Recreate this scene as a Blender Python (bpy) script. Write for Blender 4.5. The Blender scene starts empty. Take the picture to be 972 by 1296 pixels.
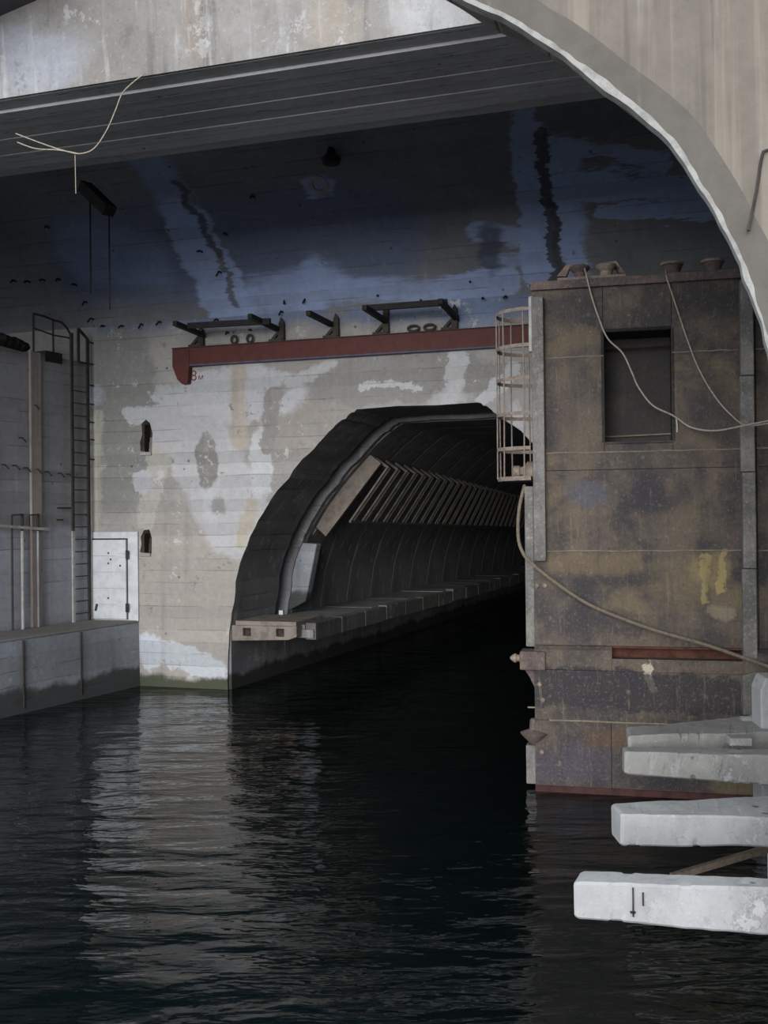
import bpy, bmesh, math, random
from mathutils import Vector, Matrix, noise
from mathutils.geometry import tessellate_polygon
random.seed(7)
S = bpy.context.scene
COL = S.collection
R_ = math.radians
# ------------------------------------------------------------------ camera
F, CX, CY, H = 1300.0, 486.0, 648.0, 3.8
cam_d = bpy.data.cameras.new('camera'); cam = bpy.data.objects.new('camera', cam_d); COL.objects.link(cam)
cam_d.sensor_fit = 'VERTICAL'; cam_d.sensor_height = 24.0; cam_d.lens = F / 1296.0 * 24.0
cam_d.clip_start = .05; cam_d.clip_end = 500
CR = Matrix.Rotation(R_(90 + .40), 3, 'X') @ Matrix.Rotation(R_(-.60), 3, 'Z')
cam.matrix_world = Matrix.Translation((0, 0, H)) @ CR.to_4x4()
S.camera = cam
# ------------------------------------------------------------------ world + exposure
w = bpy.data.worlds.new('world'); S.world = w; w.use_nodes = True
bg = w.node_tree.nodes['Background']; bg.inputs[0].default_value = (.86, .93, 1.0, 1); bg.inputs[1].default_value = 1.2
sun_d = bpy.data.lights.new('fill_sun', 'SUN'); sun_d.energy = 2.0; sun_d.angle = R_(34); sun_d.color = (1.0, .975, .95)  # wide low sun lamp added as fill to brighten the interior
sun = bpy.data.objects.new('fill_sun', sun_d); COL.objects.link(sun)
sun.rotation_euler = Vector((-.27, -.95, .11)).to_track_quat('Z', 'Y').to_euler()
S.view_settings.view_transform = 'Standard'; S.view_settings.look = 'None'
S.view_settings.gamma = 1; S.view_settings.use_curve_mapping = False
S.view_settings.exposure = .58
# ------------------------------------------------------------------ frames
EYE = Vector((0, 0, H))
def ray(px, py): return (CR @ Vector(((px - CX) / F, -(py - CY) / F, -1))).normalized()
def onz(px, py, z=0.0):
    d = ray(px, py); return EYE + d * ((z - H) / d.z)
class Frame:
    def __init__(s, o, deg):
        s.o = Vector((o[0], o[1], 0)); s.a = R_(deg)
        s.u = Vector((math.cos(s.a), -math.sin(s.a), 0)); s.n = Vector((math.sin(s.a), math.cos(s.a), 0))
    def loc(s, p): q = p - s.o; return Vector((q.dot(s.u), q.dot(s.n), p.z))
    def wld(s, p): return s.o + s.u * p[0] + s.n * p[1] + Vector((0, 0, p[2]))
    def px(s, px, py, y=0.0):
        d = ray(px, py); t = (y - (EYE - s.o).dot(s.n)) / d.dot(s.n)
        return s.loc(EYE + d * t)
    def xz(s, px, py, y=0.0): p = s.px(px, py, y); return (p.x, p.z)
W0 = Frame((0, 0, 0), 0)
B = Frame(onz(178, 868), 17.5)                       # back wall
L = Frame(onz(178, 868), -64.7)                      # left quay, x runs away along it, y into it
G = Frame(onz(676, 998), 13.4)                       # steel dock gate
_a = EYE + ray(840, 170) * (6.8 / ray(840, 170).y)
A = Frame(_a, 14)                                    # near arch
LW = L.loc(onz(60, 792, 1.5)).y                      # left wall set back behind the quay edge
# ------------------------------------------------------------------ mesh builder
class MB:
    def __init__(s): s.v = []; s.f = []
    def add(s, vs, fs):
        n = len(s.v); s.v += [tuple(p) for p in vs]; s.f += [tuple(i + n for i in f) for f in fs]; return s
    def hexa(s, c):      # 0-3 bottom loop, 4-7 top loop
        return s.add(c, [(3,2,1,0),(4,5,6,7),(0,1,5,4),(1,2,6,5),(2,3,7,6),(3,0,4,7)])
    def box(s, x0, x1, y0, y1, z0, z1):
        return s.hexa([(x0,y0,z0),(x1,y0,z0),(x1,y1,z0),(x0,y1,z0),(x0,y0,z1),(x1,y0,z1),(x1,y1,z1),(x0,y1,z1)])
    def prism(s, poly, y0, y1, holes=(), m=None):
        m = m or (lambda a, b, c: (a, c, b))
        loops = [list(poly)] + [list(h) for h in holes]
        tri = tessellate_polygon([[Vector((a, b, 0)) for a, b in l] for l in loops])
        flat = [p for l in loops for p in l]; n = len(flat)
        vs = [m(a, b, y0) for a, b in flat] + [m(a, b, y1) for a, b in flat]
        fs = [tuple(t) for t in tri] + [tuple(i + n for i in reversed(t)) for t in tri]
        k = 0
        for l in loops:
            c = len(l)
            for i in range(c): j = (i + 1) % c; fs.append((k+i, k+j, k+j+n, k+i+n))
            k += c
        return s.add(vs, fs)
    def bar(s, p, q, w_, h_, up=(0, 0, 1)):
        p, q = Vector(p), Vector(q); d = (q - p).normalized(); up = Vector(up)
        if abs(d.dot(up)) > .98: up = Vector((0, 1, 0))
        a = d.cross(up).normalized() * (w_ / 2); b = a.cross(d).normalized() * (h_ / 2)
        return s.hexa([p-a-b, p+a-b, p+a+b, p-a+b, q-a-b, q+a-b, q+a+b, q-a+b])
    def tube(s, pts, r, n=8, closed=False):
        pts = [Vector(p) for p in pts]; N = len(pts); vs = []; prev = None
        for i, p in enumerate(pts):
            if closed: d = pts[(i+1) % N] - pts[i-1]
            else: d = pts[min(i+1, N-1)] - pts[max(i-1, 0)]
            d.normalize()
            if prev is None:
                a = d.cross(Vector((0, 0, 1)))
                if a.length < .1: a = d.cross(Vector((0, 1, 0)))
            else: a = prev - d * prev.dot(d)
            a.normalize(); prev = a.copy(); b = d.cross(a)
            rr = r[i] if isinstance(r, (list, tuple)) else r
            vs += [p + (a * math.cos(t) + b * math.sin(t)) * rr for t in [2*math.pi*k/n for k in range(n)]]
        fs = []
        for i in range(N if closed else N - 1):
            j = (i + 1) % N
            for k in range(n): l = (k + 1) % n; fs.append((i*n+k, i*n+l, j*n+l, j*n+k))
        if not closed: fs += [tuple(reversed(range(n))), tuple((N-1)*n + k for k in range(n))]
        return s.add(vs, fs)
    def lathe(s, c, prof, axis=(0, 0, 1), n=20):
        c = Vector(c); ax = Vector(axis).normalized(); a = ax.orthogonal().normalized(); b = ax.cross(a)
        vs = []; m = len(prof)
        for r, h in prof: vs += [c + ax*h + (a*math.cos(t) + b*math.sin(t))*max(r, .0005) for t in [2*math.pi*k/n for k in range(n)]]
        fs = [(i*n+k, i*n+(k+1) % n, (i+1)*n+(k+1) % n, (i+1)*n+k) for i in range(m-1) for k in range(n)]
        fs += [tuple(reversed(range(n))), tuple((m-1)*n + k for k in range(n))]
        return s.add(vs, fs)
    def build(s, name, mat, root=None, fr=None, base=(0, 0, 0), bevel=0, smooth=False, kind=None):
        if root is not None: base = BASE[root.name]
        b = Vector(base); me = bpy.data.meshes.new(name)
        me.from_pydata([tuple(Vector(p) - b) for p in s.v], [], s.f); me.validate()
        bm = bmesh.new(); bm.from_mesh(me); bmesh.ops.recalc_face_normals(bm, faces=bm.faces); bm.to_mesh(me); bm.free()
        me.materials.append(mat)
        if smooth:
            for p in me.polygons: p.use_smooth = True
            try: me.set_sharp_from_angle(angle=R_(40))
            except Exception: pass
        o = bpy.data.objects.new(name, me); COL.objects.link(o)
        if bevel:
            m = o.modifiers.new('bevel', 'BEVEL'); m.width = bevel; m.segments = 2; m.limit_method = 'ANGLE'; m.angle_limit = R_(35)
        if root is not None: o.parent = root; BASE[o.name] = base
        elif fr is not None: o.location = fr.wld(base); o.rotation_euler.z = -fr.a; BASE[o.name] = base
        if kind: o['kind'] = kind
        return o
BASE = {}
def thing(name, label, cat, fr, base, group=None):
    o = bpy.data.objects.new(name, None); COL.objects.link(o); o.empty_display_size = .2
    o.location = fr.wld(base); o.rotation_euler.z = -fr.a; BASE[o.name] = tuple(base)
    return tag(o, label, cat, group)
def tag(o, label, cat, group=None):
    o['label'] = label; o['category'] = cat
    if group: o['group'] = group
    return o
# ------------------------------------------------------------------ materials
class NT:
    def __init__(s, name, rough=.85, spec=.3, metal=0):
        s.m = bpy.data.materials.new(name); s.m.use_nodes = True; s.t = s.m.node_tree
        s.p = s.t.nodes['Principled BSDF']; s.p.inputs['Roughness'].default_value = rough
        s.p.inputs['Specular IOR Level'].default_value = spec; s.p.inputs['Metallic'].default_value = metal
        s.co = s.t.nodes.new('ShaderNodeTexCoord').outputs['Object']
    def put(s, sock, v):
        if hasattr(v, 'is_output'): s.t.links.new(v, sock)
        elif sock.type == 'RGBA' and not isinstance(v, (int, float)): sock.default_value = (*v[:3], 1)
        else: sock.default_value = v
    def M(s, op, a, b=0.0, c=0.0, clamp=False):
        n = s.t.nodes.new('ShaderNodeMath'); n.operation = op; n.use_clamp = clamp
        for i, v in enumerate((a, b, c)): s.put(n.inputs[i], v)
        return n.outputs[0]
    def V(s, op, a, b=(0, 0, 0), sc=None):
        n = s.t.nodes.new('ShaderNodeVectorMath'); n.operation = op; s.put(n.inputs[0], a); s.put(n.inputs[1], b)
        if sc is not None: s.put(n.inputs['Scale'], sc)
        return n.outputs['Value'] if op in ('LENGTH', 'DOT_PRODUCT', 'DISTANCE') else n.outputs['Vector']
    def noise(s, sc=(1, 1, 1), scale=1, det=4, rough=.55, col=False, co=None, dist=0):
        n = s.t.nodes.new('ShaderNodeTexNoise'); n.inputs['Scale'].default_value = scale; n.inputs['Detail'].default_value = det
        n.inputs['Roughness'].default_value = rough; n.inputs['Distortion'].default_value = dist
        s.t.links.new(s.V('MULTIPLY', co or s.co, sc), n.inputs['Vector'])
        return n.outputs['Color' if col else 'Fac']
    def step(s, v, a, b, lo=0.0, hi=1.0):
        n = s.t.nodes.new('ShaderNodeMapRange'); n.interpolation_type = 'SMOOTHSTEP'
        for i, x in enumerate((v, a, b, lo, hi)): s.put(n.inputs[i], x)
        return n.outputs[0]
    def mix(s, f, a, b, mode='MIX'):
        n = s.t.nodes.new('ShaderNodeMix'); n.data_type = 'RGBA'; n.blend_type = mode
        s.put(n.inputs[0], f); s.put(n.inputs[6], a); s.put(n.inputs[7], b); return n.outputs[2]
    def sep(s, v):
        n = s.t.nodes.new('ShaderNodeSeparateXYZ'); s.put(n.inputs[0], v); return n.outputs
    def comb(s, x, y, z):
        n = s.t.nodes.new('ShaderNodeCombineXYZ')
        for i, v in enumerate((x, y, z)): s.put(n.inputs[i], v)
        return n.outputs[0]
    def fin(s, col, h=None, strength=.5, dist=.02, rough=None):
        s.put(s.p.inputs['Base Color'], col)
        if rough is not None: s.put(s.p.inputs['Roughness'], rough)
        if h is not None:
            b = s.t.nodes.new('ShaderNodeBump'); b.inputs['Strength'].default_value = strength; b.inputs['Distance'].default_value = dist
            s.put(b.inputs['Height'], h); s.t.links.new(b.outputs[0], s.p.inputs['Normal'])
        return s.m
    def dcoord(s, amp, scale=1.2, sc=(1, 1, 1)):
        n = s.noise(sc=sc, scale=scale, det=9, rough=.72, col=True)
        d = s.V('SCALE', s.V('SUBTRACT', n, (.5, .5, .5)), sc=amp)
        v = s.V('ADD', s.co, d); x = s.sep(v)
        return s.comb(x[0], 0.0, x[2])
    # list of stains: ('e', cx, cz, rx, rz, colour, strength) or ('c', x0,z0,x1,z1,r, colour, strength)
    def stains(s, col, dc, lst):
        for q in lst:
            if q[0] == 'e':
                _, cx, cz, rx, rz, c, st = q
                d = s.V('LENGTH', s.V('MULTIPLY', s.V('SUBTRACT', dc, (cx, 0, cz)), (1/rx, 0, 1/rz)))
            else:
                _, x0, z0, x1, z1, r, c, st = q
                ab = Vector((x1-x0, 0, z1-z0)); pa = s.V('SUBTRACT', dc, (x0, 0, z0))
                h = s.M('DIVIDE', s.V('DOT_PRODUCT', pa, tuple(ab)), ab.length_squared, clamp=True)
                d = s.M('DIVIDE', s.V('LENGTH', s.V('SUBTRACT', pa, s.V('SCALE', tuple(ab), sc=h))), r)
            a_, b_ = (1.12, .9) if st >= .84 else (1.45, .6)
            col = s.mix(s.step(d, a_, b_, 0.0, st), col, c)
        return col

def concrete(name, c1, c2, boards=.22, stains=(), amp=.9, streak=.35, wet=None, tone=None, board_axis='z', wet_c=(.03, .035, .025), bstr=.5, sscale=1.2, lines=.45, post=None, ssc=(1, 1, 1), flake=.0, lw=.06):
    s = NT(name, .9, .25)
    x = s.sep(s.co)
    big = s.noise(scale=.45, det=6, rough=.6); fine = s.noise(scale=7, det=6, rough=.7)
    col = s.mix(s.step(big, .35, .65), c1, c2)
    dc = s.dcoord(amp, sscale, ssc)
    col = s.stains(col, dc, stains)
    # vertical dribbles
    st = s.noise(sc=(2.6, 2.6, .16), det=5, rough=.6)
    col = s.mix(s.step(st, .52, .72, 0.0, streak), col, (.06, .062, .065))
    st2 = s.noise(sc=(3.7, 3.7, .22), scale=1.3, det=5, rough=.6)
    col = s.mix(s.step(st2, .56, .75, 0.0, streak), col, (.62, .62, .63))
    h = s.M('MULTIPLY', fine, .5)
    if boards:
        ax = x[2] if board_axis == 'z' else x[0] if board_axis == 'x' else x[1]
        wob = s.noise(scale=.6, det=2)
        b = s.M('ADD', s.M('DIVIDE', ax, boards), s.M('MULTIPLY', wob, .25))
        fl = s.M('FLOOR', b); fr = s.M('SUBTRACT', b, fl)
        wn = s.t.nodes.new('ShaderNodeTexWhiteNoise'); wn.noise_dimensions = '1D'; s.put(wn.inputs['W'], fl)
        ln = s.M('MAXIMUM', s.step(fr, lw, .0), s.step(fr, 1-lw, 1.0))
        gate_ = s.step(s.noise(sc=(.5, .5, 3) if board_axis == 'z' else (3, 3, .5), scale=1.5, det=3), .45, .62)
        ln = s.M('MULTIPLY', ln, gate_)
        col = s.mix(s.M('MULTIPLY', wn.outputs[0], .28), col, (.14, .14, .14))
        col = s.mix(s.M('MULTIPLY', ln, lines), col, (.05, .05, .052))
        h = s.M('ADD', h, s.M('SUBTRACT', s.M('MULTIPLY', wn.outputs[0], .35), s.M('MULTIPLY', ln, .8)))
    if flake:
        fk = s.noise(scale=2.6, det=10, rough=.75); fr2 = s.noise(scale=.7, det=3)
        fm = s.M('MULTIPLY', s.step(fk, .56, .60), s.step(fr2, .45, .58, 0, flake))
        col = s.mix(fm, col, (.60, .60, .62))
        fm2 = s.M('MULTIPLY', s.step(fk, .42, .37), s.step(fr2, .58, .42, 0, flake))
        col = s.mix(fm2, col, (.17, .165, .16)); h = s.M('ADD', h, s.M('MULTIPLY', fm, .4))
        gr = s.noise(scale=22, det=4, rough=.7)
        col = s.mix(s.step(gr, .58, .75, 0, .5), col, (.10, .10, .10)); col = s.mix(s.step(gr, .42, .28, 0, .4), col, (.62, .62, .62))
    # pits and fine mottling
    vo = s.t.nodes.new('ShaderNodeTexVoronoi'); vo.inputs['Scale'].default_value = 3.2; s.t.links.new(s.co, vo.inputs['Vector'])
    pit = s.M('MULTIPLY', s.step(vo.outputs['Distance'], .13, .07), s.step(s.noise(scale=1.1, det=3), .5, .6))
    col = s.mix(s.M('MULTIPLY', pit, .7), col, (.04, .038, .036))
    col = s.mix(s.step(fine, .3, .75, .0, .35), col, s.mix(1.0, col, (.55, .54, .53), 'MULTIPLY'))
    if post: col = post(s, col)
    if wet is not None:
        wz = s.M('ADD', x[2], s.M('MULTIPLY', s.M('SUBTRACT', s.noise(sc=(1.2, 1.2, 1.2), det=5, rough=.65), .5), .6))
        col = s.mix(s.step(wz, wet + .12, wet - .05, 0.0, .9), col, wet_c)
    return s.fin(col, h, bstr, .025)

def rust(name, base, dark, ochre, scale=1.0, stains=(), low=None, metal=.25, rough=.6, amp=.5):
    s = NT(name, rough, .35, metal)
    n1 = s.noise(scale=.9*scale, det=7, rough=.65); n2 = s.noise(sc=(3, 3, .4), scale=1.2*scale, det=6, rough=.65); n3 = s.noise(scale=9*scale, det=6, rough=.7)
    n4 = s.noise(sc=(.7, .7, 1.2), scale=.8*scale, det=5, rough=.6, dist=.6)
    col = s.mix(s.step(n1, .38, .62), base, dark)
    col = s.mix(s.step(n4, .5, .66, 0, .75), col, ochre)
    col = s.stains(col, s.dcoord(amp, 2.2), stains)
    col = s.mix(s.step(n2, .5, .7, 0, .45), col, dark)
    col = s.mix(s.step(n3, .55, .75, 0, .5), col, tuple(min(1, v*2.2+.02) for v in base))
    col = s.mix(s.step(n3, .42, .25, 0, .6), col, tuple(v*.45 for v in dark))
    n5 = s.noise(scale=26, det=5, rough=.75); n6 = s.noise(sc=(5, 5, .5), scale=3, det=6, rough=.75)
    col = s.mix(s.step(n5, .54, .7, 0, .55), col, tuple(v*1.9+.015 for v in base)); col = s.mix(s.step(n5, .46, .3, 0, .6), col, tuple(v*.5 for v in dark))
    col = s.mix(s.step(n6, .56, .68, 0, .4), col, tuple(v*1.5 for v in ochre)); col = s.mix(s.step(n6, .44, .34, 0, .45), col, dark)
    if low is not None:
        z = s.sep(s.co)[2]
        col = s.mix(s.step(s.M('ADD', z, s.M('MULTIPLY', n3, .08)), low, low-.06, 0, .85), col, (.09, .035, .03))
    return s.fin(col, s.M('ADD', n3, n1), .35, .02)
def plain(name, c, rough=.7, var=.35, scale=6, metal=0, c2=None):
    s = NT(name, rough, .3, metal)
    n = s.noise(scale=scale, det=5, rough=.65)
    col = s.mix(s.step(n, .4, .65, 0, 1), c, c2 or tuple(v*(1-var) for v in c))
    return s.fin(col, n, .3, .01)

WHITE = (.60, .61, .64); GREY = (.22, .225, .225); TAN = (.40, .35, .30); BLUE = (.13, .19, .35); DK = (.055, .057, .062); PALE = (.47, .46, .45)
def e(fr, px, py, rx, ry, c, st, y=0.0):
    p = fr.px(px, py, y); q = fr.px(px + rx, py, y); r = fr.px(px, py - ry, y)
    return ('e', p.x, p.z, abs(q.x-p.x), abs(r.z-p.z), c, st)
def c(fr, x0, y0, x1, y1, r, cc, st, y=0.0):
    p = fr.px(x0, y0, y); q = fr.px(x1, y1, y); k = fr.px(x0 + r, y0, y)
    return ('c', p.x, p.z, q.x, q.z, abs(k.x-p.x), cc, st)
wall_st = [
    e(B, 150, 520, 48, 130, (.24, .245, .24), .85),                  # raw grey concrete left
    e(B, 250, 760, 110, 120, (.45, .41, .37), .8),                   # beige lower wall
    e(B, 380, 520, 75, 60, (.36, .335, .31), .9),                    # smooth tan patch over the arch
    e(B, 500, 480, 140, 32, (.30, .295, .29), .9),
    c(B, 130, 392, 700, 372, 22, BLUE, .8),
    e(B, 330, 380, 60, 30, (.22, .30, .48), .8), e(B, 600, 385, 35, 30, (.22, .30, .48), .8),
    e(B, 300, 500, 90, 36, (.55, .56, .60), .95),                     # white paint under the red beam
    c(B, 235, 540, 300, 660, 42, (.55, .55, .57), .95),
    c(B, 205, 560, 185, 655, 13, (.50, .48, .44), .9),
    e(B, 330, 585, 16, 45, WHITE, .95), c(B, 165, 524, 235, 520, 8, (.52, .53, .56), .9), e(B, 210, 500, 16, 12, (.53, .54, .57), .9), c(B, 213, 540, 260, 560, 26, (.50, .50, .53), .9), e(B, 180, 610, 12, 14, (.52, .53, .57), .9), c(B, 265, 605, 268, 650, 10, WHITE, .9),
    e(B, 262, 585, 14, 32, (.25, .24, .23), .9), e(B, 275, 640, 8, 12, (.28, .27, .26), .8),
    c(B, 340, 560, 345, 500, 10, (.30, .28, .27), .9), c(B, 345, 500, 400, 470, 6, (.33, .31, .3), .8),
    c(B, 300, 440, 303, 560, 9, (.50, .43, .36), .8),
    c(B, 306, 690, 318, 640, 8, (.5, .43, .33), .7),
    c(B, 122, 530, 122, 680, 7, (.50, .49, .42), .8), e(B, 118, 500, 12, 14, (.45, .48, .60), .8),
    c(B, 180, 815, 278, 850, 12, (.62, .66, .72), .9), e(B, 190, 825, 14, 22, (.60, .65, .72), .9),
    c(B, 460, 489, 530, 487, 4, WHITE, .9), e(B, 577, 465, 14, 34, WHITE, .85), e(B, 565, 505, 22, 10, WHITE, .8),
    c(B, 610, 505, 650, 470, 8, WHITE, .85), e(B, 655, 540, 9, 30, (.55, .55, .58), .9), c(B, 365, 487, 420, 462, 6, WHITE, .7),
    e(B, 425, 380, 16, 30, (.24, .235, .22), .8), e(B, 465, 440, 20, 20, (.36, .35, .35), .6),
]
m_wall = concrete('wall concrete', (.34, .33, .315), (.42, .405, .395), .27, wall_st, .75, .18, .22, wet_c=(.045, .055, .03), sscale=1.6, lines=.3, flake=.8)
m_left = concrete('left wall concrete', (.25, .25, .265), (.32, .32, .34), .25, [
    e(L, 50, 730, 400, 62, (.44, .46, .52), .85, LW), c(L, 43, 460, 43, 760, 6, (.30, .25, .23), .7, LW), e(L, 30, 420, 90, 28, (.07, .07, .07), .8, LW)], .25, .25)
m_quay = concrete('quay concrete', (.28, .30, .33), (.38, .41, .46), .3, [], .5, .25, .42, wet_c=(.05, .052, .05), flake=.3, lines=.3)
m_quaytop = concrete('quay deck concrete', (.20, .19, .18), (.26, .25, .24), 0, [], .5, .0)
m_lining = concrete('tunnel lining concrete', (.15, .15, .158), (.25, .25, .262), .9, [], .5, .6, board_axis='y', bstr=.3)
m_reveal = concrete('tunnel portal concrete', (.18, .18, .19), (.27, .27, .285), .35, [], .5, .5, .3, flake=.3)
# vault profile (local y, z) behind the beam
zT = B.px(300, 400).z
VP = [(0, zT), (-.35, zT+.8), (-1.0, zT+1.7), (-2.0, zT+2.6), (-3.5, zT+3.4), (-5.5, zT+4.0), (-8.5, zT+4.3), (-12.5, zT+4.4)]
def vault(px, py):
    d = ray(px, py); o = EYE - B.o; dn = d.dot(B.n); on = o.dot(B.n)
    for (y0, z0), (y1, z1) in zip(VP, VP[1:]):
        # solve on+t*dn=y0+s*(y1-y0), H+t*dz=z0+s*(z1-z0)
        a, b, cc, dd = dn, -(y1-y0), d.z, -(z1-z0); det = a*dd - b*cc
        if abs(det) < 1e-9: continue
        r1, r2 = y0-on, z0-H; t = (r1*dd - b*r2)/det; s_ = (a*r2 - cc*r1)/det
        if -1e-6 <= s_ <= 1: return B.loc(EYE + d*t)
    return B.px(px, py, 0)
def vc(x0, y0, x1, y1, r, col, st):
    p, q, k = vault(x0, y0), vault(x1, y1), vault(x0+r, y0)
    return ('c', p.x, p.z, q.x, q.z, abs(k.x-p.x), col, st)
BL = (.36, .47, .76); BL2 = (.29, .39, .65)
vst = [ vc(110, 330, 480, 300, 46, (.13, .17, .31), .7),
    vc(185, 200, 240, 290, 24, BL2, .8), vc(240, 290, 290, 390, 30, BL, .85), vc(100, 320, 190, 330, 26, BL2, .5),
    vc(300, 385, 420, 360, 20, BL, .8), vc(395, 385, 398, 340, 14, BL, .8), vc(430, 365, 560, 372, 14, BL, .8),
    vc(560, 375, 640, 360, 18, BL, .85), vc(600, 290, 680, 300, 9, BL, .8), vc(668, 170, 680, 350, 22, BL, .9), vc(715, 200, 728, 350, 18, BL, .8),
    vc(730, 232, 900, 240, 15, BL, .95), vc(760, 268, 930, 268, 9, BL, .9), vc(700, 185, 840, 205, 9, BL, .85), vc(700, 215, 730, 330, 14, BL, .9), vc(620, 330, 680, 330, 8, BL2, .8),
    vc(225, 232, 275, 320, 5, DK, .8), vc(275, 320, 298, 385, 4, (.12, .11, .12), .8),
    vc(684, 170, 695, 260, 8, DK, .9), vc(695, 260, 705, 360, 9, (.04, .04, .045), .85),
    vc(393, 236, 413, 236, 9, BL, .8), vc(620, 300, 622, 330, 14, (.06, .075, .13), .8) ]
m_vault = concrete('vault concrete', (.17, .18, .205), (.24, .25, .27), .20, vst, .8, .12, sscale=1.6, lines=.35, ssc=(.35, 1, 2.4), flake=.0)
# beam over the canal
yf = B.loc(onz(310, 76, 9.3)).y; yb = B.loc(onz(300, 185, 9.3)).y
m_beam = concrete('beam face concrete', (.27, .255, .245), (.37, .36, .355), 0, [e(B, 560, 15, 60, 40, (.6, .6, .62), .8, yf), e(B, 30, 80, 70, 40, (.42, .46, .55), .6, yf), c(B, 250, 20, 250, 70, 18, (.30, .25, .21), .6, yf), e(B, 420, 30, 30, 30, (.42,.37,.31), .6, yf)], .8, .7, flake=.6)
m_soffit = concrete('beam soffit concrete', (.46, .46, .48), (.60, .60, .62), .42, [], .5, .0, board_axis='y', lines=.6)
m_roof = concrete('roof concrete', (.12, .12, .13), (.17, .17, .18), .3, [], .5, .1)
def arch_post(s, col):
    x = s.sep(s.co); f = s.noise(sc=(5, 5, .12), scale=1.0, det=5, rough=.6)
    col = s.mix(s.step(f, .5, .62, 0, .45), col, (.28, .25, .21)); return s.mix(s.step(f, .46, .36, 0, .4), col, (.08, .066, .056))
m_arch = concrete('arch concrete', (.155, .132, .11), (.205, .178, .152), .38, [], .5, .22, board_axis='x', post=arch_post, lines=.35)
m_archedge = concrete('arch rim concrete', (.125, .112, .098), (.165, .152, .136), 0, [], .5, .2)
m_kerb = concrete('kerb concrete', (.09, .085, .08), (.17, .165, .16), 0, [], .5, .3, flake=.4)
m_chip = plain('chipped rim', (.36, .355, .34), .9, .3, 9)
m_finger = concrete('white washed concrete', (.38, .38, .38), (.46, .46, .47), 0, [], .3, .12, bstr=.7, flake=.45)
m_finger2 = concrete('greyed concrete', (.30, .295, .28), (.38, .37, .355), 0, [], .3, .15, bstr=.7, flake=.45)
m_rust = rust('gate rust', (.125, .098, .076), (.040, .037, .042), (.18, .138, .085), 1.0, [
    e(G, 900, 720, 26, 20, (.30, .23, .10), .55), c(G, 822, 842, 826, 872, 6, (.50, .44, .34), .95), c(G, 890, 705, 893, 760, 5, (.33, .26, .11), .9), c(G, 912, 703, 914, 750, 5, (.33, .26, .11), .85), c(G, 905, 775, 925, 780, 8, (.26, .22, .15), .7),
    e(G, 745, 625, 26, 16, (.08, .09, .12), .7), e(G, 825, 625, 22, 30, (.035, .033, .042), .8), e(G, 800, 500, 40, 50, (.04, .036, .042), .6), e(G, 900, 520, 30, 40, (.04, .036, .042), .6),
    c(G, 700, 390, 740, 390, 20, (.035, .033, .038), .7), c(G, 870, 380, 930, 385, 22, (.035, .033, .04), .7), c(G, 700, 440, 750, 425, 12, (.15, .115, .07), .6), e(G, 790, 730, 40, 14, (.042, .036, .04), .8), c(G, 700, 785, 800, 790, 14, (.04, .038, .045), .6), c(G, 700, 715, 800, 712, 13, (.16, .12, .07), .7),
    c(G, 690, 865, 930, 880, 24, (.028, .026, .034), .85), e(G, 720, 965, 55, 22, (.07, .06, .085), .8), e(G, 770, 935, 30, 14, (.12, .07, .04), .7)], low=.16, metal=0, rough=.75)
m_rust2 = rust('light rust', (.26, .21, .17), (.16, .12, .10), (.30, .25, .19), 2.0, metal=0, rough=.8)
m_rust3 = rust('purple rust', (.15, .11, .10), (.08, .06, .065), (.20, .15, .11), 2.0, metal=0, rough=.8)
m_weld = plain('weld bead', (.26, .22, .16), .7, .35, 8)
m_inner = rust('shaded recess rust', (.030, .023, .020), (.014, .012, .012), (.04, .03, .024), 1.0, metal=0)  # darker copy of the rust, recess shade put into the colour
m_redslot = plain('red lead slot', (.13, .05, .035), .8, .5, 5)
m_fender = rust('grey fender timber', (.21, .20, .19), (.12, .115, .11), (.26, .245, .22), 1.6, metal=0, rough=.9)
m_redbeam = plain('red oxide paint', (.095, .024, .020), .6, .2, 5)
m_dark = plain('dark rusty steel', (.05, .042, .038), .7, .4, 8)
m_dark2 = plain('black brown steel', (.022, .02, .02), .7, .4, 8)
m_white = plain('white paint', (.58, .60, .63), .7, .12, 5, c2=(.48, .50, .54))
m_cream = plain('cream pipe paint', (.42, .41, .40), .7, .3, 4)
m_rope = plain('pale rope', (.42, .37, .30), .9, .3, 40)
m_cable = plain('old hose', (.20, .165, .125), .8, .3, 20)
m_cage = plain('cage bar', (.26, .21, .18), .7, .35, 12)
m_tanp = plain('tan plate', (.25, .215, .185), .8, .35, 4)
m_rack = plain('rack bars', (.15, .135, .115), .7, .4, 6)
m_text = plain('faded red lettering', (.20, .08, .08), .8, .2, 8)
m_brick = plain('brick brown', (.065, .045, .038), .9, .5, 9)
# water
s = NT('dark canal water', .03, .5); s.p.inputs['IOR'].default_value = 1.33
wv = s.V('ROTATE' if False else 'ADD', s.co, (0, 0, 0))
r1 = s.noise(sc=(.7, 1.9, 1), scale=1.35, det=3, rough=.5, dist=.4); r2 = s.noise(sc=(.35, 1.0, 1), scale=1.1, det=2, rough=.5, dist=.6)
r3 = s.noise(sc=(1.5, 3.2, 1), scale=3.2, det=2, rough=.5)
hh = s.M('ADD', s.M('ADD', s.M('MULTIPLY', r1, .5), s.M('MULTIPLY', r2, .8)), s.M('MULTIPLY', r3, .07))
m_water = s.fin((.0024, .0055, .0056), hh, .75, .11)
# ------------------------------------------------------------------ water
o = MB().add([(-90, -60, 0), (90, -60, 0), (90, 120, 0), (-90, 120, 0)], [(0, 1, 2, 3)]).build('water', m_water, kind='structure')
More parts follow.
